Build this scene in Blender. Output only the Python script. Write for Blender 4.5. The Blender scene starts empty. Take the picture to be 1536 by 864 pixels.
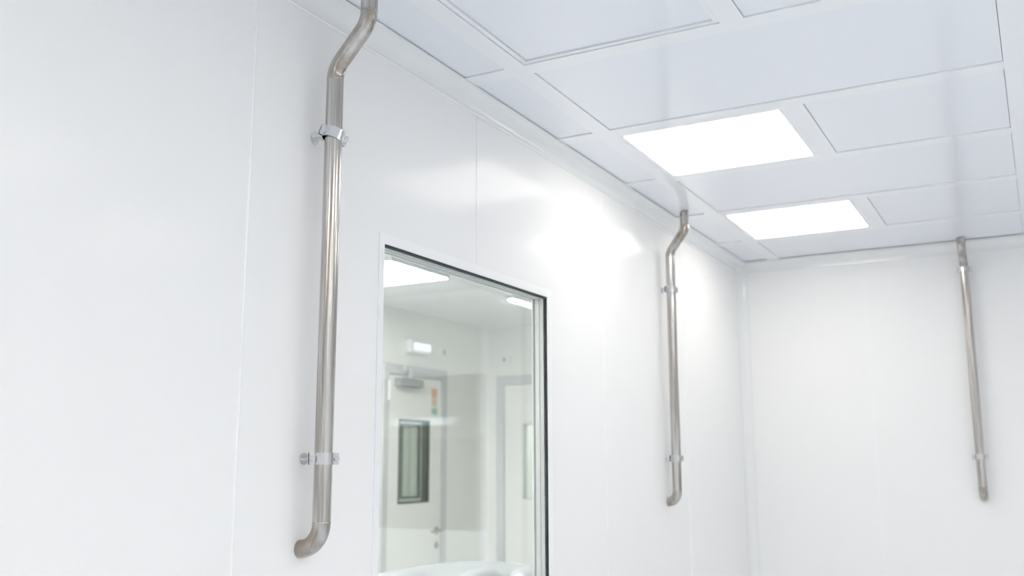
import bpy, bmesh, math, random
from mathutils import Vector, Matrix
random.seed(4)
sc = bpy.context.scene
COL = sc.collection
CZ = 1.55                     # camera height above the floor
H = 1.065 + CZ                # ceiling height
XW = -1.40                    # face of the left wall
YF = 5.175                    # face of the far wall
XR, YB = 3.40, -3.60          # right and back walls (behind the viewpoint)
XN, YN = -3.866, 6.671        # next room: opposite wall, end wall
XB = XW - 0.052               # rear face of the left wall
PI = math.pi

# ------------------------------------------------------------------ helpers
def box(bm, a, b, mi=0):
    x0, x1 = sorted((a[0], b[0])); y0, y1 = sorted((a[1], b[1])); z0, z1 = sorted((a[2], b[2]))
    v = [bm.verts.new(p) for p in ((x0,y0,z0),(x1,y0,z0),(x1,y1,z0),(x0,y1,z0),(x0,y0,z1),(x1,y0,z1),(x1,y1,z1),(x0,y1,z1))]
    fs = []
    for q in ((0,3,2,1),(4,5,6,7),(0,1,5,4),(1,2,6,5),(2,3,7,6),(3,0,4,7)):
        f = bm.faces.new([v[i] for i in q]); f.material_index = mi; fs.append(f)
    return fs

def bevel_box(bm, a, b, r, mi=0, seg=2):
    t = bmesh.new(); box(t, a, b, mi)
    bmesh.ops.bevel(t, geom=t.edges[:], offset=r, segments=seg, profile=0.5, affect='EDGES')
    for f in t.faces: f.material_index = mi
    merge(bm, t)

def merge(bm, t):
    me = bpy.data.meshes.new('tmp'); t.to_mesh(me); t.free(); bm.from_mesh(me); bpy.data.meshes.remove(me)

def cyl(bm, p, q, r, n=24, mi=0, r2=None, caps=True):
    p, q = Vector(p), Vector(q); d = (q-p).normalized()
    a = d.orthogonal().normalized(); b = d.cross(a)
    r2 = r if r2 is None else r2
    r0 = [bm.verts.new(p + (a*math.cos(2*PI*i/n) + b*math.sin(2*PI*i/n))*r) for i in range(n)]
    r1 = [bm.verts.new(q + (a*math.cos(2*PI*i/n) + b*math.sin(2*PI*i/n))*r2) for i in range(n)]
    for i in range(n):
        f = bm.faces.new((r0[i], r0[(i+1) % n], r1[(i+1) % n], r1[i])); f.smooth = True; f.material_index = mi
    if caps:
        for ring in (r0[::-1], r1):
            f = bm.faces.new(ring); f.material_index = mi

def sweep(bm, pts, radii, n=32, side=Vector((0,1,0)), caps=True):
    """round tube through pts lying in a plane whose normal is `side`"""
    rings = []
    for i, p in enumerate(pts):
        t = (pts[min(i+1, len(pts)-1)] - pts[max(i-1, 0)]).normalized()
        a = side.normalized(); b = t.cross(a).normalized()
        r = radii[i] if isinstance(radii, list) else radii
        rings.append([bm.verts.new(p + (a*math.cos(2*PI*k/n) + b*math.sin(2*PI*k/n))*r) for k in range(n)])
    for A, B in zip(rings, rings[1:]):
        for k in range(n):
            f = bm.faces.new((A[k], A[(k+1) % n], B[(k+1) % n], B[k])); f.smooth = True
    if caps:
        bm.faces.new(rings[0][::-1]); bm.faces.new(rings[-1])
    bmesh.ops.recalc_face_normals(bm, faces=bm.faces[:])

def arc(p0, p1, p2, R, n=14):
    """fillet of radius R at corner p1"""
    a = (p0-p1).normalized(); b = (p2-p1).normalized()
    ang = a.angle(b); d = R/math.tan(ang/2)
    c = p1 + (a+b).normalized()*(R/math.sin(ang/2))
    s, e = p1 + a*d - c, p1 + b*d - c
    tot = s.angle(e); out = []
    for i in range(n+1):
        t = i/n
        out.append(c + (s*math.sin((1-t)*tot) + e*math.sin(t*tot))/math.sin(tot))
    return out

def obj(name, bm, mats, parent=None):
    for e in bm.edges:
        lf = e.link_faces
        if len(lf) == 2 and (not (lf[0].smooth and lf[1].smooth) or lf[0].normal.angle(lf[1].normal, 0) > .7): e.smooth = False
    me = bpy.data.meshes.new(name); bm.to_mesh(me); bm.free()
    o = bpy.data.objects.new(name, me); COL.objects.link(o)
    for m in (mats if isinstance(mats, (list, tuple)) else [mats]): me.materials.append(m)
    if parent:
        o.parent = parent
        if parent.type == 'EMPTY': o.matrix_parent_inverse = Matrix.Translation(-root_loc(parent))
    return o

def root_loc(o):
    return o.location.copy()

def empty(name, loc):
    o = bpy.data.objects.new(name, None); COL.objects.link(o); o.location = loc; o.empty_display_size = .05
    return o

def tag(o, label, cat, group=None):
    o['label'] = label; o['category'] = cat
    if group: o['group'] = group
    return o

def struct(o):
    o['kind'] = 'structure'; return o

def B(): return bmesh.new()

# ------------------------------------------------------------------ materials
def mat(name, col, rough=.5, metal=0., spec=.5, coat=0., coat_rough=.1):
    m = bpy.data.materials.new(name); m.use_nodes = True
    b = m.node_tree.nodes['Principled BSDF']
    b.inputs['Base Color'].default_value = (*col, 1); b.inputs['Roughness'].default_value = rough
    b.inputs['Metallic'].default_value = metal; b.inputs['Specular IOR Level'].default_value = spec
    b.inputs['Coat Weight'].default_value = coat; b.inputs['Coat Roughness'].default_value = coat_rough
    return m

def noisy(m, scale, amt, rough_amt=0., stretch=(1,1,1), bump=0.):
    nt = m.node_tree; N = nt.nodes; L = nt.links; b = N['Principled BSDF']
    tc = N.new('ShaderNodeTexCoord'); mp = N.new('ShaderNodeMapping'); mp.inputs['Scale'].default_value = stretch
    no = N.new('ShaderNodeTexNoise'); no.inputs['Scale'].default_value = scale; no.inputs['Detail'].default_value = 5
    L.new(tc.outputs['Object'], mp.inputs[0]); L.new(mp.outputs[0], no.inputs[0])
    c = b.inputs['Base Color'].default_value[:]
    mx = N.new('ShaderNodeMix'); mx.data_type = 'RGBA'
    mx.inputs[6].default_value = (*[v*(1-amt) for v in c[:3]], 1); mx.inputs[7].default_value = (*[min(1, v*(1+amt)) for v in c[:3]], 1)
    L.new(no.outputs[0], mx.inputs[0]); L.new(mx.outputs[2], b.inputs['Base Color'])
    if rough_amt:
        r = b.inputs['Roughness'].default_value
        mr = N.new('ShaderNodeMapRange'); mr.inputs[1].default_value = .3; mr.inputs[2].default_value = .7
        mr.inputs[3].default_value = r-rough_amt; mr.inputs[4].default_value = r+rough_amt
        L.new(no.outputs[0], mr.inputs[0]); L.new(mr.outputs[0], b.inputs['Roughness'])
    if bump:
        bp = N.new('ShaderNodeBump'); bp.inputs['Strength'].default_value = bump; bp.inputs['Distance'].default_value = .002
        L.new(no.outputs[0], bp.inputs['Height']); L.new(bp.outputs[0], b.inputs['Normal'])
    return m

def emit(name, col, strength):
    m = bpy.data.materials.new(name); m.use_nodes = True; nt = m.node_tree; nt.nodes.clear()
    e = nt.nodes.new('ShaderNodeEmission'); o = nt.nodes.new('ShaderNodeOutputMaterial')
    e.inputs[0].default_value = (*col, 1); e.inputs[1].default_value = strength
    nt.links.new(e.outputs[0], o.inputs[0]); return m

def glass(name, tint):
    m = bpy.data.materials.new(name); m.use_nodes = True; nt = m.node_tree; nt.nodes.clear()
    N = nt.nodes; L = nt.links
    lw = N.new('ShaderNodeLayerWeight'); lw.inputs['Blend'].default_value = .5
    pw = N.new('ShaderNodeMath'); pw.operation = 'POWER'; pw.inputs[1].default_value = 5
    ma = N.new('ShaderNodeMath'); ma.operation = 'MULTIPLY_ADD'; ma.inputs[1].default_value = .96; ma.inputs[2].default_value = .04
    tr = N.new('ShaderNodeBsdfTransparent'); tr.inputs[0].default_value = (*tint, 1)
    gl = N.new('ShaderNodeBsdfGlossy'); gl.inputs['Roughness'].default_value = 0.0; gl.inputs[0].default_value = (.95,.98,.97,1)
    mx = N.new('ShaderNodeMixShader'); o = N.new('ShaderNodeOutputMaterial')
    L.new(lw.outputs['Facing'], pw.inputs[0]); L.new(pw.outputs[0], ma.inputs[0]); L.new(ma.outputs[0], mx.inputs[0])
    L.new(tr.outputs[0], mx.inputs[1]); L.new(gl.outputs[0], mx.inputs[2]); L.new(mx.outputs[0], o.inputs[0])
    return m

M = {}
M['wall'] = noisy(mat('white_wall_panel', (.90,.897,.887), .15, spec=.085), 1.3, .005, .012)
M['wall_groove'] = mat('panel_joint_shadow_gap', (.25,.26,.27), .7)
M['sealant'] = mat('white_joint_sealant', (.96,.96,.955), .2)
M['cove'] = mat('white_cove_plastic', (.88,.89,.885), .035, spec=.5)
M['grid'] = mat('ceiling_grid_enamel', (.88,.89,.915), .10, spec=.5)
M['panel'] = mat('ceiling_panel_enamel', (.845,.865,.91), .10, spec=.5)
M['gap'] = mat('ceiling_panel_gap', (.40,.42,.46), .8)
M['floor'] = noisy(mat('grey_vinyl_floor', (.80,.838,.885), .35), 6, .015)
M['bead'] = mat('added_highlight_bead', (.92,.925,.92), .12, spec=.6)
M['frame'] = mat('white_window_frame', (.90,.90,.90), .28)
M['gasket'] = mat('black_rubber_gasket', (.012,.02,.018), .5)
M['alu'] = noisy(mat('brushed_aluminium', (.66,.67,.68), .35, metal=.85), 40, .05, stretch=(1,1,.05))
M['alu_dark'] = mat('shadowed_spacer_groove', (.22,.24,.24), .5, metal=.3)
M['glass'] = glass('window_glass', (.975,.981,.976))
M['lamp'] = emit('unseen_light_panel_diffuser', (1.0,.958,.902), 4.4)
M['lamp_next'] = emit('next_room_diffuser', (1.0,.97,.955), 23.0)
M['lamp_main'] = emit('visible_light_panel_diffuser', (1.0,.958,.902), 3.4)
M['lamp_corridor'] = emit('corridor_diffuser', (.96,1.0,.98), 10.0)
M['lamp_strip'] = emit('strip_tube_glow', (.97,1.0,.98), 8.0)
M['lamp_sign'] = emit('emergency_lamp_glow', (.88,.94,1.0), .75)
M['lamp_store'] = emit('store_strip_glow', (.80,.90,1.0), .8)
M['lampframe'] = mat('light_trim', (.85,.87,.9), .3)
M['nwall'] = mat('next_room_wall', (.85,.85,.82), .4)
M['nceil'] = mat('next_room_ceiling', (.84,.85,.85), .25)
M['doorframe'] = mat('grey_door_frame', (.60,.625,.625), .4)
M['doorleaf'] = mat('cream_door_leaf', (.85,.85,.82), .4)
M['dark'] = mat('dark_glazing_bead', (.07,.085,.08), .45)
M['grey'] = mat('mid_grey_plastic', (.42,.44,.44), .5)
M['white'] = mat('white_plastic', (.84,.85,.85), .3)
M['chrome'] = mat('bright_steel', (.70,.70,.71), .12, metal=1.)
M['hole'] = mat('clamp_gap_dark', (.03,.03,.028), .6)
M['brass'] = mat('satin_handle_metal', (.42,.40,.36), .3, metal=.9)
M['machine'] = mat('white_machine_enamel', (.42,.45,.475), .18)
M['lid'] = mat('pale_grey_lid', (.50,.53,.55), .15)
M['brown'] = noisy(mat('brown_store_lining', (.22,.19,.13), .7), 5, .45)
M['store'] = noisy(mat('store_wall', (.45,.45,.41), .7), 3, .1)
M['salmon'] = mat('salmon_print', (.75,.42,.34), .6)
M['yellow'] = mat('pale_yellow_print', (.75,.62,.42), .6)
M['teal'] = mat('teal_print', (.35,.60,.55), .6)
M['paper'] = mat('notice_paper', (.78,.76,.70), .6)

def steel(name, base, warm, rough, st=.03, sc_=95):
    m = mat(name, base, rough, metal=1.0)
    nt = m.node_tree; N = nt.nodes; L = nt.links; b = N['Principled BSDF']
    tc = N.new('ShaderNodeTexCoord')
    def noise(scale, st, det=4):
        mp = N.new('ShaderNodeMapping'); mp.inputs['Scale'].default_value = st
        n = N.new('ShaderNodeTexNoise'); n.inputs['Scale'].default_value = scale; n.inputs['Detail'].default_value = det
        L.new(tc.outputs['Object'], mp.inputs[0]); L.new(mp.outputs[0], n.inputs[0]); return n
    n1 = noise(sc_, (1,1,st), 3); n2 = noise(260, (1,1,.02), 2)
    mx = N.new('ShaderNodeMix'); mx.data_type = 'RGBA'
    mx.inputs[6].default_value = (*base, 1); mx.inputs[7].default_value = (*warm, 1)
    mr = N.new('ShaderNodeMapRange'); mr.inputs[1].default_value = .40; mr.inputs[2].default_value = .62
    L.new(n1.outputs[0], mr.inputs[0]); L.new(mr.outputs[0], mx.inputs[0]); L.new(mx.outputs[2], b.inputs['Base Color'])
    r2 = N.new('ShaderNodeMapRange'); r2.inputs[1].default_value = .3; r2.inputs[2].default_value = .7
    r2.inputs[3].default_value = rough-.05; r2.inputs[4].default_value = rough+.07
    L.new(n2.outputs[0], r2.inputs[0]); L.new(r2.outputs[0], b.inputs['Roughness'])
    return m
M['steel'] = steel('stainless_pipe', (.66,.64,.62), (.40,.37,.335), .17)  # drawn-tube streaks, contrast raised in the colour to stand in for reflections
M['steel_bend'] = steel('stainless_bend_heat_tinted', (.55,.53,.51), (.40,.355,.305), .18, .6, 34)

# ------------------------------------------------------------------ left wall
WY0, WY1, WZ0, WZ1 = 1.926, 2.830, .90, CZ+.537      # clear opening of the window
FO = .026                                            # frame width
bm = B()
seams = [-3.16, -2.237, -1.314, -.391, .53, 1.453, 2.373, 3.299, 4.222]
cuts = [YB] + seams + [YF + .06]
hy0, hy1, hz0, hz1 = WY0-.012, WY1+.012, WZ0-.012, WZ1+.012   # hole in the wall
def wall_piece(y0, y1, x0, x1, mi):
    segs = [y0] + [h for h in (hy0, hy1) if y0 < h < y1] + [y1]
    for a, b in zip(segs, segs[1:]):
        if a >= hy0-1e-6 and b <= hy1+1e-6:
            box(bm, (x0,a,0), (x1,b,hz0), mi); box(bm, (x0,a,hz1), (x1,b,H+.05), mi)
        else:
            box(bm, (x0,a,0), (x1,b,H+.05), mi)
for a, b in zip(cuts, cuts[1:]):
    wall_piece(a+.0009, b-.0009, XW-.003, XW, 0)
wall_piece(YB, YF+.06, XB, XW-.003, 1)
for s in (-.391, .53, 1.453, 3.299, 4.222):
    cyl(bm, (XW-.0006, s, 0), (XW-.0006, s, H-.05), .0034, 12, 2)
struct(obj('wall_left', bm, [M['wall'], M['wall_groove'], M['sealant']]))

# far wall with a hatch window to the right of the picture
VX0, VX1, VZ0, VZ1 = .115, 1.60, CZ-.43, CZ+.58
bm = B()
fx = [XW-.06, -.749-.92, -.749, .08, 1.65, 2.6, XR]
for a, b in zip(fx[1:], fx[2:]):
    a = max(a, XW-.06)
    if abs(a-.08) < 1e-6:
        g = [(a, VX0, 0, H+.05), (VX1, b, 0, H+.05), (VX0, VX1, 0, VZ0), (VX0, VX1, VZ1, H+.05)]
        for x0, x1, z0, z1 in g: box(bm, (x0,YF,z0), (x1,YF+.06,z1), 0)
    else:
        box(bm, (a,YF,0), (b,YF+.06,H+.05), 0)
cyl(bm, (-.749, YF+.0012, 0), (-.749, YF+.0012, H-.05), .0022, 10, 1)
cyl(bm, (.08, YF+.0012, 0), (.08, YF+.0012, H-.05), .0022, 10, 1)
struct(obj('wall_far', bm, [M['wall'], M['sealant']]))
bm = B(); box(bm, (XR,YB,0), (XR+.06,YF+.06,H+.05)); struct(obj('wall_right', bm, M['wall']))
bm = B(); box(bm, (XB,YB-.06,0), (XR+.06,YB,H+.05)); struct(obj('wall_back', bm, M['wall']))
bm = B(); box(bm, (XN-1.6,YB-.06,-.06), (XR+.06,8.66,0)); struct(obj('floor', bm, M['floor']))

# hatch window in the far wall (seen only as a reflection in the big window)
w2 = struct(empty('window_2', (VX0, YF, VZ0)))
bm = B(); t = .035
for a, b in (((VX0-.004,VZ0-.004),(VX0+t,VZ1+.004)), ((VX1-t,VZ0-.004),(VX1+.004,VZ1+.004)), ((VX0+t,VZ0-.004),(VX1-t,VZ0+t)), ((VX0+t,VZ1-t),(VX1-t,VZ1+.004))):
    box(bm, (a[0],YF-.006,a[1]), (b[0],YF+.05,b[1]))
obj('window_frame', bm, M['frame'], w2)
bm = B(); box(bm, (VX0+t,YF+.02,VZ0+t), (VX1-t,YF+.026,VZ1-t)); obj('pane', bm, M['glass'], w2)
bm = B()
box(bm, (VX0-.5,YF+1.0,0), (VX1+.5,YF+1.06,H+.05)); box(bm, (VX0-.56,YF+.06,0), (VX0-.5,YF+1.06,H+.05)); box(bm, (VX1+.5,YF+.06,0), (VX1+.56,YF+1.06,H+.05))
box(bm, (VX0-.56,YF+.06,H), (VX1+.56,YF+1.06,H+.05))
box(bm, (VX0-.5,YF+.92,0), (VX1+.5,YF+1.0,CZ+.19), 1)
struct(obj('wall_store', bm, [M['store'], M['brown']]))
ls = empty('strip_light', (1.22,YF+.98,CZ+.31)); tag(ls, 'strip light on the wall of the store room, seen only as a faint reflection', 'ceiling light')
bm = B(); bevel_box(bm, (.95,YF+.955,CZ+.275), (1.50,YF+.9995,CZ+.345), .004); obj('housing', bm, M['white'], ls)
bm = B(); bevel_box(bm, (.96,YF+.935,CZ+.285), (1.49,YF+.9545,CZ+.335), .006); obj('diffuser', bm, M['lamp_store'], ls)

# ------------------------------------------------------------------ ceiling: enamel grid with recessed panels
def cx(k): return -1.193 + .603*k
def cy(k): return 2.253 + .599*k
HB = .0295
REC = .004
xb = [cx(k) for k in range(0, 8)]
yb = [cy(k) for k in range(-9, 5)]
lights = {}            # cell -> name
bm = B()
xlo, xhi, ylo, yhi = XW, XR, YB, YF
TOP = H+.05
def bar(x0, x1, y0, y1): box(bm, (x0,y0,H), (x1,y1,TOP), 0)
def cell(x0, x1, y0, y1):
    g = .0014
    box(bm, (x0+g,y0+g,H+REC), (x1-g,y1-g,H+.03), 1)
    box(bm, (x0,y0,H+.03), (x1,y1,TOP), 2)
edges_y = [ylo] + [v for y in yb for v in (y-HB, y+HB)] + [yhi]
rows = [(edges_y[i], edges_y[i+1]) for i in range(0, len(edges_y), 2)]
edges_x = [xlo] + [v for x in xb for v in (x-HB, x+HB)] + [xhi]
colsx = [(edges_x[i], edges_x[i+1]) for i in range(0, len(edges_x), 2)]
def rowi(y): return next(i for i, (a, b) in enumerate(rows) if a <= y <= b)
r_hatch, r_l1, r_l2 = rowi(1.95), rowi(3.15), rowi(4.35)
LIGHT = [(1, r_l1), (1, r_l2), (1, r_hatch-4), (1, r_hatch-6), (3, r_hatch), (3, r_hatch-2), (4, r_l1), (4, r_hatch-4), (4, r_hatch-6)] + [(6, r_) for r_ in (r_hatch-2, r_hatch-4, r_hatch-6)]  # unseen lights before the hatch row are added to even out the lighting
HATCH = (1, r_hatch)
for y in yb: bar(xlo, xhi, y-HB, y+HB)
for ri, (y0, y1) in enumerate(rows):
    wide = (ri - r_l1) % 2 != 0
    ci = 0
    while ci < len(colsx):
        x0, x1 = colsx[ci]
        if wide and ci in (1, 3, 5) and ci+1 < len(colsx):
            ci += 1; x1 = colsx[ci][1]                    # one double-width panel
        if ci < len(xb): bar(xb[ci]-HB, xb[ci]+HB, y0, y1)
        if (ci, ri) not in LIGHT and (ci, ri) != HATCH: cell(x0, x1, y0, y1)
        ci += 1
struct(obj('ceiling', bm, [M['grid'], M['panel'], M['gap']]))

def hatch_panel(x0, x1, y0, y1, label):
    r = empty('access_panel', ((x0+x1)/2, (y0+y1)/2, H)); tag(r, label, 'ceiling panel')
    f = .014; b_ = B()
    for a, b in (((x0+.002,y0+.002),(x0+f,y1-.002)), ((x1-f,y0+.002),(x1-.002,y1-.002)), ((x0+f,y0+.002),(x1-f,y0+f)), ((x0+f,y1-f),(x1-f,y1-.002))):
        box(b_, (a[0],a[1],H+.003), (b[0],b[1],TOP-.01))
    obj('panel_frame', b_, M['grid'], r)
    b_ = B(); g = f+.0018; box(b_, (x0+g,y0+g,H+.008), (x1-g,y1-g,H+.03)); obj('panel_plate', b_, M['panel'], r)
    b_ = B(); box(b_, (x0,y0,H+.0405), (x1,y1,H+.05)); obj('gap_backing', b_, M['gap'], r)
    return r
(hx0, hx1), (hy0_, hy1_) = colsx[1], rows[r_hatch]
hatch_panel(hx0, hx1, hy0_, hy1_, 'square recessed ceiling panel with a double frame line at the top of the photo')

def ceiling_light(x0, x1, y0, y1, z, label, group=None, lamp='lamp', ins=.017):
    r = empty('ceiling_light', ((x0+x1)/2, (y0+y1)/2, z)); tag(r, label, 'ceiling light', group)
    b_ = B()
    for a, b in (((x0,y0),(x0+ins,y1)), ((x1-ins,y0),(x1,y1)), ((x0+ins,y0),(x1-ins,y0+ins)), ((x0+ins,y1-ins),(x1-ins,y1))):
        box(b_, (a[0],a[1],z), (b[0],b[1],z+.045))
    obj('trim_frame', b_, M['lampframe'], r)
    b_ = B()
    t = bmesh.new(); box(t, (x0+ins,y0+ins,z-.0005), (x1-ins,y1-ins,z+.03))
    ve = [e for e in t.edges if abs(e.verts[0].co.z-e.verts[1].co.z) > .01]
    bmesh.ops.bevel(t, geom=ve, offset=.012, segments=4, affect='EDGES'); merge(b_, t)
    obj('diffuser', b_, M[lamp], r)
    return r
for (ci, ri) in LIGHT:
    (x0, x1), (y0, y1) = colsx[ci], rows[ri]
    if (ci, ri) == (1, r_l1): lab = 'nearer and larger-looking of the two square glowing ceiling lights'
    elif (ci, ri) == (1, r_l2): lab = 'farther square glowing ceiling light, nearest the far wall'
    else: lab = 'square ceiling light outside the picture, %s row, %s' % ({1:'left', 3:'centre', 4:'middle', 6:'right'}[ci], {r_l1:'beside the nearer visible light', r_l2:'beside the far visible light', r_hatch:'beside the access panel', r_hatch-2:'just behind the viewpoint, added for fill', r_hatch-4:'farther behind the viewpoint, added for fill', r_hatch-6:'by the back wall, added for fill'}[ri])
    ceiling_light(x0, x1, y0, y1, H, lab, 'square ceiling lights', 'lamp_main' if (ci, ri) in LIGHT[:2] else 'lamp')

# ------------------------------------------------------------------ coves
R_ = .046
def cove(name, origin, u, v, w, L, lip_u=True, lip_v=True):
    """concave quarter cove: corner line through origin along w, surfaces along u and v"""
    o, u, v, w = Vector(origin), Vector(u), Vector(v), Vector(w)
    c = o + (u+v)*R_
    prof = []
    n = 14
    for i in range(n+1):
        a = i/n*PI/2
        prof.append(c - u*R_*math.cos(a) - v*R_*math.sin(a))
    # from the u=0 side (touching plane of v direction) to the other
    pre = [o + v*(R_+.007) + u*.0, o + v*(R_+.007) + u*.0022, o + v*(R_+.0005) + u*.0026] if lip_u else []
    post = [o + u*(R_+.0005) + v*.0026, o + u*(R_+.004) + v*.0022, o + u*(R_+.004)] if lip_v else []
    pts = pre + prof + post + [o]
    b_ = B()
    A = [b_.verts.new(p) for p in pts]; Z = [b_.verts.new(p + w*L) for p in pts]
    np_ = len(pts)
    for i in range(np_):
        j = (i+1) % np_
        f = b_.faces.new((A[i], A[j], Z[j], Z[i]))
        if len(pre) <= i < len(pre)+n: f.smooth = True
    b_.faces.new(A[::-1]); b_.faces.new(Z)
    bmesh.ops.recalc_face_normals(b_, faces=b_.faces[:])
    return struct(obj(name, b_, M['cove']))
cove('trim_1', (XW,YB,H), (1,0,0), (0,0,-1), (0,1,0), YF-R_-YB)
cove('trim_2', (XW+R_,YF,H), (0,-1,0), (0,0,-1), (1,0,0), XR-XW-R_)
cove('trim_3', (XW,YF,0), (1,0,0), (0,-1,0), (0,0,1), H-R_)
bm = B(); cyl(bm, (XW+.0026,YB,H-R_-.0035), (XW+.0026,YF-R_,H-R_-.0035), .0032, 16); struct(obj('trim_7', bm, M['bead']))  # bead added along the cove only to catch a thin highlight
# spherical corner piece where the three coves meet
bm = B(); c = Vector((XW+R_, YF-R_, H-R_)); n = 8; grid = []
for i in range(n+1):
    th = i/n*PI/2; row = []
    for j in range(n+1):
        ph = j/n*PI/2
        row.append(bm.verts.new(c + R_*Vector((-math.cos(th)*math.cos(ph), math.cos(th)*math.sin(ph), math.sin(th)))))
    grid.append(row)
for i in range(n):
    for j in range(n):
        q = [grid[i][j], grid[i][j+1], grid[i+1][j+1], grid[i+1][j]]
        f = bm.faces.new(q); f.smooth = True
bmesh.ops.remove_doubles(bm, verts=bm.verts[:], dist=1e-5)
bm.normal_update()
for f in bm.faces:
    if f.normal.dot(c-f.calc_center_median()) < 0: f.normal_flip()
ob = obj('trim_4', bm, M['cove']); struct(ob)
ob.modifiers.new('thick', 'SOLIDIFY').thickness = .003

# ------------------------------------------------------------------ big window in the left wall
w1 = struct(empty('window_1', (XW, (WY0+WY1)/2, WZ0)))
bm = B()
def ring(bm, y0, y1, z0, z1, t0, t1, tb, tt, xa, xb_, mi=0, bev=0):
    for a, b in (((y0-t0,z0-tb),(y0,z1+tt)), ((y1,z0-tb),(y1+t1,z1+tt)), ((y0,z0-tb),(y1,z0)), ((y0,z1),(y1,z1+tt))):
        (bevel_box(bm, (xa,a[0],a[1]), (xb_,b[0],b[1]), bev, mi) if bev else box(bm, (xa,a[0],a[1]), (xb_,b[0],b[1]), mi))
ring(bm, WY0, WY1, WZ0, WZ1, FO-.004, FO, FO, FO, XW-.004, XW+.0022)
obj('window_frame', bm, M['frame'], w1)
bm = B()
xg = XW-.0075
box(bm, (xg,WY0,WZ1-.007), (XW-.001,WY1,WZ1+.011)); box(bm, (xg,WY1-.0008,WZ0), (XW-.001,WY1+.011,WZ1-.007)); box(bm, (xg,WY0-.011,WZ0), (XW-.001,WY0,WZ1-.007)); box(bm, (xg,WY0,WZ0-.011), (XW-.001,WY1,WZ0))
obj('gasket', bm, M['gasket'], w1)
def pane(xa, xb_, nm):
    b_ = B(); box(b_, (xa,WY0+.0005,WZ0+.0005), (xb_,WY1-.0015,WZ1-.0075)); return obj(nm, b_, M['glass'], w1)
pane(xg-.0055, xg, 'pane')
pane(XB+.002, XB+.0075, 'pane')
bm = B()
x1, x2, x3 = xg-.006, XW-.0275, XB+.008
e = .010
for (y0, y1, z0, z1) in ((WY1-.0008,WY1+.011,WZ0,WZ1), (WY0-.011,WY0+.0004,WZ0,WZ1), (WY0,WY1,WZ1-.004,WZ1+.011), (WY0,WY1,WZ0-.011,WZ0)):
    box(bm, (x2+.0012,y0,z0), (x1,y1,z1), 0); box(bm, (x3,y0,z0), (x2-.0012,y1,z1), 0)
    sh = .0012
    box(bm, (x2-.0012,y0+(sh if y0 > WY1-.1 else 0),z0+(sh if z0 > WZ1-.1 else 0)), (x2+.0012,y1-(sh if y1 < WY0+.1 else 0),z1), 1)
obj('spacer_frame', bm, [M['alu'], M['alu_dark']], w1)
bm = B()
ring(bm, WY0+.004, WY1-.004, WZ0+.004, WZ1-.006, .03, .03, .03, .03, XB-.003, XB+.0015)
obj('rear_frame', bm, M['frame'], w1)

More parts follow.
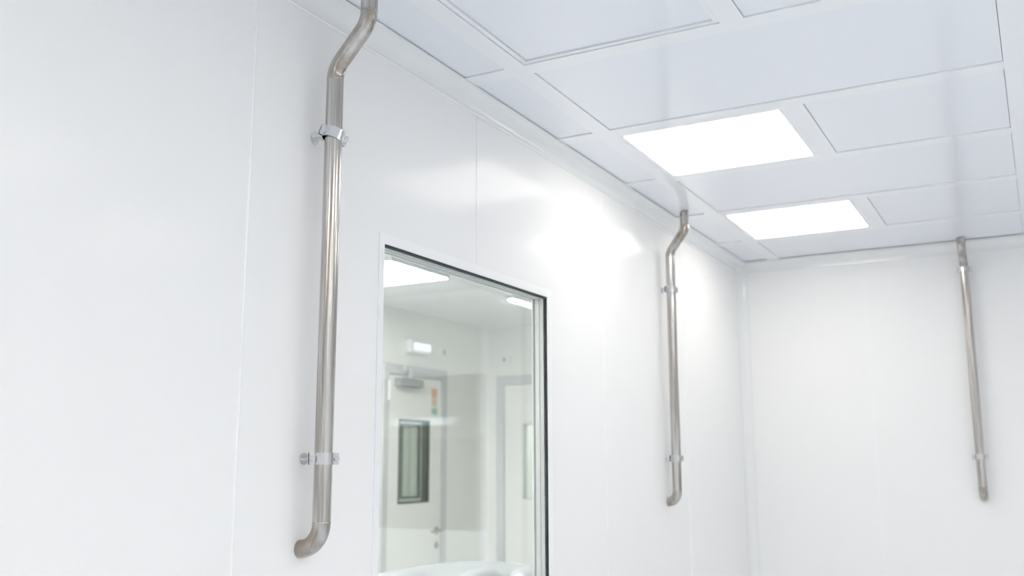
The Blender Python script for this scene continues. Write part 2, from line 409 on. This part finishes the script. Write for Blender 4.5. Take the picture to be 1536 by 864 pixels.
# ------------------------------------------------------------------ pipes
PR = .0193
def pipe_set(base, ux, uy, off_low, off_top, z_low, z_up, z_elbow, clamps, label, ear_deg, tilt=0):
    """ux: direction away from the wall, uy: along the wall; base = point on the wall plane"""
    base, ux, uy = Vector(base), Vector(ux), Vector(uy)
    up = Vector((0,0,1))
    root = empty('drop_pipe', base + up*z_elbow)
    tag(root, label, 'pipe', 'stainless drop pipes')
    P = lambda off, z: base + ux*off + up*z
    A0 = P(off_low, z_low); A1 = P(off_top, z_up)
    Rb = .062
    lo = arc(P(off_low, z_low-.4), A0, A1, Rb); hi = arc(A0, A1, P(off_top, H+.1), Rb)
    Re = off_low
    elb = arc(P(off_low, z_low), P(off_low, z_elbow), P(-.01, z_elbow), Re*.985, 18)
    # straight run
    b_ = B(); sweep(b_, [elb[0].copy(), elb[0].lerp(lo[0], .5), lo[0].copy()], PR, side=uy)
    obj('straight_run', b_, M['steel'], root)
    # offset bend with weld beads
    b_ = B(); pts = lo + hi; sweep(b_, pts, PR*.996, side=uy)
    obj('offset_bend', b_, M['steel_bend'], root)
    b_ = B(); sweep(b_, [hi[-1].copy(), P(off_top, H-.0005)], PR, side=uy); obj('ceiling_stub', b_, M['steel'], root)
    b_ = B(); sweep(b_, elb + [P(.0003, z_elbow)], PR*.998, side=uy); obj('elbow', b_, M['steel_bend'], root)
    # welds
    for c_, d in ((lo[0], up), (hi[-1], up), (elb[0], up)):
        b_ = B()
        sweep(b_, [c_ + d*h for h in (-.0022, -.0012, 0, .0012, .0022)], [PR*.99, PR+.0004, PR+.0006, PR+.0004, PR*.99], side=uy)
        obj('weld_bead', b_, M['steel_bend'], root)
    for ti, zc in enumerate(clamps):
        cc = P(off_low, zc)
        ea = math.radians(ear_deg)
        ed = (ux*math.cos(ea) + uy*math.sin(ea)).normalized(); nd = ed.cross(up).normalized()
        if nd.dot(ux) < 0: nd = -nd
        up0 = up
        if tilt and ti == 0:
            ta = math.radians(tilt); ed, up = ed*math.cos(ta) - up*math.sin(ta), up*math.cos(ta) + ed*math.sin(ta); stretch = 1.18
        else: stretch = 1.0
        hw = .0125; th = .0022; gap = .0024
        cl = None
        for sgn in (1, -1):
            b_ = B()
            prof_o, prof_i = [], []
            a0 = math.asin(gap/(PR+.001)); N_ = 20
            ang = [a0 + (PI-2*a0)*i/N_ for i in range(N_+1)]
            ins = [(PR+.0004)*Vector((math.cos(a), math.sin(a))) for a in ang]
            out = [(PR+.0004+th)*Vector((math.cos(a), math.sin(a))) for a in ang]
            for v_ in ins + out: v_.x *= stretch
            ear = .0335
            ins = [Vector((ear, gap))] + ins + [Vector((-ear, gap))]
            out[0] = Vector((out[0].x, gap+th)); out[-1] = Vector((out[-1].x, gap+th))
            out = [Vector((ear, gap+th))] + out + [Vector((-ear, gap+th))]
            def W(p, h): return cc + ed*p.x + nd*p.y*sgn + up*h
            vi = [[b_.verts.new(W(p, h)) for p in ins] for h in (-hw, hw)]
            vo = [[b_.verts.new(W(p, h)) for p in out] for h in (-hw, hw)]
            m_ = len(ins)
            for i in range(m_-1):
                for q in ((vi[0][i],vi[0][i+1],vi[1][i+1],vi[1][i]), (vo[0][i],vo[1][i],vo[1][i+1],vo[0][i+1]),
                          (vi[0][i],vo[0][i],vo[0][i+1],vi[0][i+1]), (vi[1][i],vi[1][i+1],vo[1][i+1],vo[1][i])):
                    f = b_.faces.new(q)
            for i in (0, m_-1): b_.faces.new((vi[0][i],vi[1][i],vo[1][i],vo[0][i]))
            bmesh.ops.recalc_face_normals(b_, faces=b_.faces[:])
            if cl is None: cl = obj('pipe_clamp', b_, M['chrome'], root)
            else: obj('rear_strap', b_, M['chrome']).parent = cl
        for s in (1, -1):
            pc = cc + ed*s*.0280
            b_ = B(); cyl(b_, pc + nd*(gap+th+.0002), pc + nd*(gap+th+.0042), .0062, 6); obj('clamp_screw', b_, M['chrome']).parent = cl
            b_ = B(); cyl(b_, pc - nd*(gap+th+.0045), pc - nd*(gap+th+.0002), .0058, 6); obj('clamp_nut', b_, M['chrome']).parent = cl
            a, b = cc + ed*s*(PR+.0028)*stretch, cc + ed*s*.026
            tt = B(); box(tt, (-.003,-gap*.98,-hw*.96), (.003,gap*.98,hw*.96))
            rot = Matrix(((ed.x,nd.x,up.x),(ed.y,nd.y,up.y),(ed.z,nd.z,up.z))).to_4x4()
            tt.transform(Matrix.Translation(a.lerp(b, .5)) @ rot)
            obj('gap_block', tt, M['hole']).parent = cl  # black block between the clamp ears puts the gap's shade into colour
        up = up0
        s0 = cc - ux*(PR+.0026)
        d_ = off_low - PR - .0026
        b_ = B(); cyl(b_, base + up*zc + ux*.0002, base + up*zc + ux*.003, .0125, 24); obj('wall_plate', b_, M['chrome']).parent = cl
        b_ = B(); cyl(b_, base + up*zc + ux*.003, s0, .0042, 14); obj('wall_stud', b_, M['chrome']).parent = cl
        if d_ > .02:
            b_ = B(); cyl(b_, s0 - ux*.012, s0 - ux*.0003, .0075, 6); obj('stud_nut', b_, M['chrome']).parent = cl
    return root
pipe_set((XW,1.651,0), (1,0,0), (0,1,0), .055, .145, CZ+.880, CZ+.975, CZ-.174, (CZ+.724, CZ+.012),
         'nearest stainless steel pipe, left of the window, running out of the picture at the top', 64, 17)
pipe_set((XW,3.940,0), (1,0,0), (0,1,0), .042, .112, CZ+.895, CZ+.985, CZ-.154, (CZ+.732, CZ+.022),
         'stainless steel pipe beyond the window, in the middle of the three pipes', 60)
pipe_set((-.283,YF,0), (0,-1,0), (1,0,0), .050, .112, CZ+.940, CZ+1.005, CZ-.160, (CZ+.925, CZ+.030),
         'straight-looking stainless steel pipe on the far wall at the right edge', 90)

# ------------------------------------------------------------------ next room behind the window
NH = H
bm = B()
DY0, DY1, DZ1 = 5.395, 6.062, CZ+.605
for y0, y1, z0, z1 in ((.9, DY0-.06, 0, NH+.05), (DY1+.06, YN+.06, 0, NH+.05), (DY0-.06, DY1+.06, DZ1+.07, NH+.05)):
    box(bm, (XN-.07,y0,z0), (XN,y1,z1))
struct(obj('wall_next_room_side', bm, M['nwall']))
EX0, EX1 = -3.673, -2.78
bm = B()
for x0, x1, z0, z1 in ((XN, EX0-.07, 0, NH+.05), (EX1+.07, XB, 0, NH+.05), (EX0-.07, EX1+.07, DZ1+.07, NH+.05)):
    box(bm, (x0,YN,z0), (x1,YN+.07,z1))
box(bm, (XN-.07,.84,0), (XB,.9,NH+.05))
box(bm, (XB,YF+.06,0), (XW-.001,YN+.07,NH+.05))
struct(obj('wall_next_room_end', bm, M['nwall']))
bm = B(); box(bm, (XN-1.6,.84,NH), (XB,8.66,NH+.05)); struct(obj('ceiling_next_room', bm, M['nceil']))
# cove in its corners
def ncove(name, o_, u, v, w, L):
    o = cove(name, o_, u, v, w, L, False, False); o.data.materials.clear(); o.data.materials.append(M['frame']); return o
ncove('trim_5', (XN,YN,0), (1,0,0), (0,-1,0), (0,0,1), NH)
# corridors seen through the door windows
bm = B()
box(bm, (XN-1.6,4.2,0), (XN-1.54,8.6,NH)); box(bm, (XN-1.6,4.14,0), (XN-.07,4.2,NH)); box(bm, (XN-1.54,8.6,0), (XN-.07,8.66,NH)); box(bm, (XN-.13,YN+.13,0), (XN-.07,8.6,NH))
box(bm, (XN-.07,YN+1.44,0), (XB,YN+1.5,NH)); box(bm, (XN-.07,YN+.07,0), (XN-.01,YN+1.44,NH)); box(bm, (XB-.06,YN+.07,0), (XB,YN+1.44,NH))
struct(obj('wall_corridor', bm, M['nwall']))
ceiling_light(XN-1.1, XN-.55, 6.6, 7.15, NH-.05, 'ceiling light of the corridor behind the door, hidden from view', 'next room lights', 'lamp_corridor')
ceiling_light(-3.4, -2.85, YN+.5, YN+1.05, NH-.05, 'ceiling light behind the end door, hidden from view', 'next room lights', 'lamp_corridor')
ceiling_light(-3.41, -2.862, 4.0, 4.56, NH-.045, 'big square ceiling light seen through the window at its top left corner', 'next room lights', 'lamp_next', .004)
ceiling_light(-3.41, -2.862, 1.5, 2.05, NH-.045, 'ceiling light of the next room hidden by the left wall', 'next room lights', 'lamp_next', .004)

sl = empty('strip_light', (-2.95,5.7,NH)); tag(sl, 'small narrow strip light on the ceiling seen through the top right of the window', 'ceiling light')
bm = B(); bevel_box(bm, (-2.99,5.44,NH-.02), (-2.92,6.05,NH-.0005), .004); obj('housing', bm, M['white'], sl)
bm = B(); bevel_box(bm, (-2.975,5.45,NH-.034), (-2.945,6.04,NH-.0205), .007, seg=4); obj('diffuser', bm, M['lamp_strip'], sl)

def door(name, fr, mapf, y0, y1, leaf_col, win, handle_side, hinge=True, closer=True):
    """mapf(a, d, z) -> world; a runs along the wall, d out of the wall into the room"""
    r = struct(empty(name, mapf((y0+y1)/2, 0, 0)))
    def bx(b_, a0, a1, d0, d1, z0, z1, mi=0):
        p, q = mapf(a0, d0, z0), mapf(a1, d1, z1); box(b_, p, q, mi)
    b_ = B(); w = .06
    bx(b_, y0-w, y0, -.07, .014, 0, DZ1+.07); bx(b_, y1, y1+w, -.07, .014, 0, DZ1+.07); bx(b_, y0, y1, -.07, .014, DZ1, DZ1+.07)
    obj('door_frame', b_, M['doorframe'], r)
    a0, a1, z0, z1 = win
    b_ = B(); f, k = .004, -.055
    d1 = .004
    bx(b_, y0+f, a0, k, d1, .006, DZ1-f); bx(b_, a1, y1-f, k, d1, .006, DZ1-f); bx(b_, a0, a1, k, d1, .006, z0); bx(b_, a0, a1, k, d1, z1, DZ1-f)
    obj('leaf', b_, leaf_col, r)
    b_ = B(); e = .010
    bx(b_, a0, a0+e, k, d1+.003, z0, z1); bx(b_, a1-e, a1, k, d1+.003, z0, z1); bx(b_, a0+e, a1-e, k, d1+.003, z0, z0+e); bx(b_, a0+e, a1-e, k, d1+.003, z1-e, z1)
    obj('glazing_bead', b_, fr, r)
    b_ = B(); bx(b_, a0+e, a1-e, -.010, -.004, z0+e, z1-e); obj('pane', b_, M['glass'], r)
    b_ = B(); bx(b_, a0+e, a1-e, k+.004, k+.010, z0+e, z1-e); obj('pane', b_, M['glass'], r)
    if handle_side:
        b_ = B(); ha = y1-.055; hz = CZ-.462
        p = lambda a, d, z: Vector(mapf(a, d, z))
        cyl(b_, p(ha,.004,hz), p(ha,.010,hz), .026); cyl(b_, p(ha,.010,hz), p(ha,.045,hz), .009); cyl(b_, p(ha+.008,.045,hz), p(ha-.115,.045,hz), .009)
        cyl(b_, p(ha,.004,hz-.1), p(ha,.010,hz-.1), .024); cyl(b_, p(ha,.010,hz-.1), p(ha,.014,hz-.1), .010)
        obj('door_handle', b_, M['brass'], r)
    if hinge:
        b_ = B(); p = lambda a, d, z: Vector(mapf(a, d, z))
        cyl(b_, p(y0-.002,.018,CZ+.42), p(y0-.002,.018,CZ+.56), .011); obj('hinge', b_, M['white'], r)
    if closer:
        b_ = B(); bx(b_, y0+.07, y0+.34, .004, .062, CZ+.525, CZ+.578); cl = obj('door_closer', b_, M['grey'], r)
        b_ = B(); bx(b_, y0+.16, y0+.52, .014, .034, DZ1+.028, DZ1+.062)
        bx(b_, y0+.2, y0+.23, .03, .05, CZ+.578, DZ1+.05); ar = obj('closer_arm', b_, M['doorframe']); ar.parent = cl
    return r
mapA = lambda a, d, z: (XN+d, a, z)
door('door_1', M['dark'], mapA, DY0, DY1, M['doorleaf'], (5.525, 5.905, CZ-.262, CZ+.305), True)
# inner glazed frame on the corridor side of that door
mapB = lambda a, d, z: (a, YN-d, z)
door('door_2', M['doorframe'], mapB, EX0, EX1, M['nwall'], (-3.515, -3.12, CZ-.262, CZ+.306), False, False, False)

w3 = struct(empty('window_3', (XN-1.54, 7.75, CZ-.32)))
bm = B(); xc = XN-1.54
ring(bm, 7.78, 8.06, CZ-.30, CZ+.36, .022, .022, .022, .022, xc-.01, xc+.02); obj('window_frame', bm, M['dark'], w3)
bm = B(); box(bm, (xc-.01,7.90,CZ-.30), (xc+.014,7.925,CZ+.36)); obj('mullion', bm, M['doorframe'], w3)
bm = B(); box(bm, (xc+.002,7.78,CZ-.30), (xc+.008,7.90,CZ+.36)); obj('pane', bm, M['glass'], w3)
bm = B(); box(bm, (xc+.002,7.925,CZ-.30), (xc+.008,8.06,CZ+.36)); obj('pane', bm, M['glass'], w3)

# notice on the door
nt_ = empty('door_notice', (XN+.004, 5.935, CZ+.46)); tag(nt_, 'small pale notice with salmon and yellow patches stuck on the door beyond the window', 'sign')
bm = B(); box(bm, (XN+.0042,5.915,CZ+.345), (XN+.0055,6.005,CZ+.545)); obj('paper', bm, M['paper'], nt_)
for nm, z0, z1, mm in (('print_patch', .475, .535, 'salmon'), ('print_patch', .415, .465, 'yellow'), ('print_patch', .355, .395, 'teal')):
    bm = B(); box(bm, (XN+.0056,5.925,CZ+z0), (XN+.006,5.995,CZ+z1)); o = obj(nm, bm, M[mm], nt_); o['label'] = mm + ' printed patch'
# emergency lamp
el = empty('emergency_light', (XN, 5.735, CZ+.77)); tag(el, 'lit rectangular emergency light on the wall above the door beyond the window', 'light')
bm = B(); bevel_box(bm, (XN+.0005,5.60,CZ+.762), (XN+.05,5.840,CZ+.853), .006); obj('housing', bm, M['white'], el)
bm = B(); bevel_box(bm, (XN+.0505,5.625,CZ+.785), (XN+.062,5.828,CZ+.835), .005); obj('diffuser', bm, M['lamp_sign'], el)
def switch(p, q, r, s, label):
    o = empty('wall_switch', p); tag(o, label, 'switch', 'wall boxes in the next room')
    b_ = B(); bevel_box(b_, p, q, .003); obj('housing', b_, M['white'], o)
    b_ = B(); bevel_box(b_, r, s, .002); obj('button', b_, M['grey'], o)
switch((XN+.0005,6.003,CZ+.772), (XN+.03,6.078,CZ+.842), (XN+.0303,6.032,CZ+.79), (XN+.036,6.058,CZ+.825), 'small white wall box beside the emergency light above the door')
switch((-3.70,YN-.0305,CZ+.762), (-3.618,YN-.0005,CZ+.832), (-3.672,YN-.036,CZ+.782), (-3.645,YN-.0308,CZ+.815), 'small white wall box above the right-hand door beyond the window')

# white rounded machine at the bottom of the window
mc = empty('laboratory_machine', (-2.75,4.35,0)); tag(mc, 'white machine with a rounded cover at the bottom of the window', 'machine')
def dome(bm, c, r, zmin, e=2.6, nu=48, nv=14):
    rings = []
    for j in range(nv+1):
        t = j/nv*PI/2
        z = math.sin(t)**(2/e); k = math.cos(t)**(2/e)
        rings.append([bm.verts.new((c[0] + r[0]*k*math.copysign(abs(math.cos(a))**(2/e), math.cos(a)), c[1] + r[1]*k*math.copysign(abs(math.sin(a))**(2/e), math.sin(a)), c[2] + r[2]*z)) for a in [2*PI*i/nu for i in range(nu)]])
    low = [bm.verts.new((v.co.x, v.co.y, zmin)) for v in rings[0]]
    rings = [low] + rings
    for A, Z in zip(rings, rings[1:]):
        for i in range(nu):
            f = bm.faces.new((A[i], A[(i+1) % nu], Z[(i+1) % nu], Z[i])); f.smooth = True
    bm.faces.new(low[::-1])
    bmesh.ops.remove_doubles(bm, verts=bm.verts[:], dist=1e-5)
bm = B(); bevel_box(bm, (-3.05,3.70,0), (-2.45,5.0,CZ-.62), .03); obj('body', bm, M['machine'], mc)
bm = B(); dome(bm, (-2.75,4.38,CZ-.60), (.34,.72,.088), CZ-.619, 2.4); obj('cover', bm, M['machine'], mc)
bm = B(); dome(bm, (-2.38,4.07,CZ-.56), (.10,.17,.085), CZ-.66, 2.2); obj('front_lid', bm, M['lid'], mc)
bm = B(); dome(bm, (-2.38,4.62,CZ-.575), (.10,.17,.065), CZ-.66, 2.2); obj('front_lid', bm, M['lid'], mc)

# ------------------------------------------------------------------ world, camera, colour
w = bpy.data.worlds.new('World'); sc.world = w; w.use_nodes = True
w.node_tree.nodes['Background'].inputs[0].default_value = (.8,.85,.9,1); w.node_tree.nodes['Background'].inputs[1].default_value = .3
f_px, pitch, yaw, roll = 1467.155, .17813004, .49554626, -.00230300
cp, sp = math.cos(pitch), math.sin(pitch)
fw = Vector((-math.sin(yaw)*cp, math.cos(yaw)*cp, sp)); r = Vector((math.cos(yaw), math.sin(yaw), 0)); u = r.cross(fw)
r2 = r*math.cos(roll) + u*math.sin(roll); u2 = -r*math.sin(roll) + u*math.cos(roll)
cam = bpy.data.cameras.new('Camera'); co = bpy.data.objects.new('Camera', cam); COL.objects.link(co)
co.matrix_world = Matrix(((r2.x,u2.x,-fw.x,0),(r2.y,u2.y,-fw.y,0),(r2.z,u2.z,-fw.z,CZ),(0,0,0,1)))
cam.sensor_width = 36; cam.lens = f_px/1536*36; cam.clip_start = .02
cam.dof.use_dof = True; cam.dof.focus_distance = 2.3; cam.dof.aperture_fstop = 3.2
sc.camera = co
vs = sc.view_settings
sc.display_settings.display_device = 'sRGB'
vs.view_transform = 'Standard'; vs.look = 'None'; vs.exposure = 0.93; vs.gamma = 1.0; vs.use_curve_mapping = False
try:
    sc.cycles.max_bounces = 32; sc.cycles.diffuse_bounces = 18; sc.cycles.glossy_bounces = 8; sc.cycles.transparent_max_bounces = 32
except Exception: pass
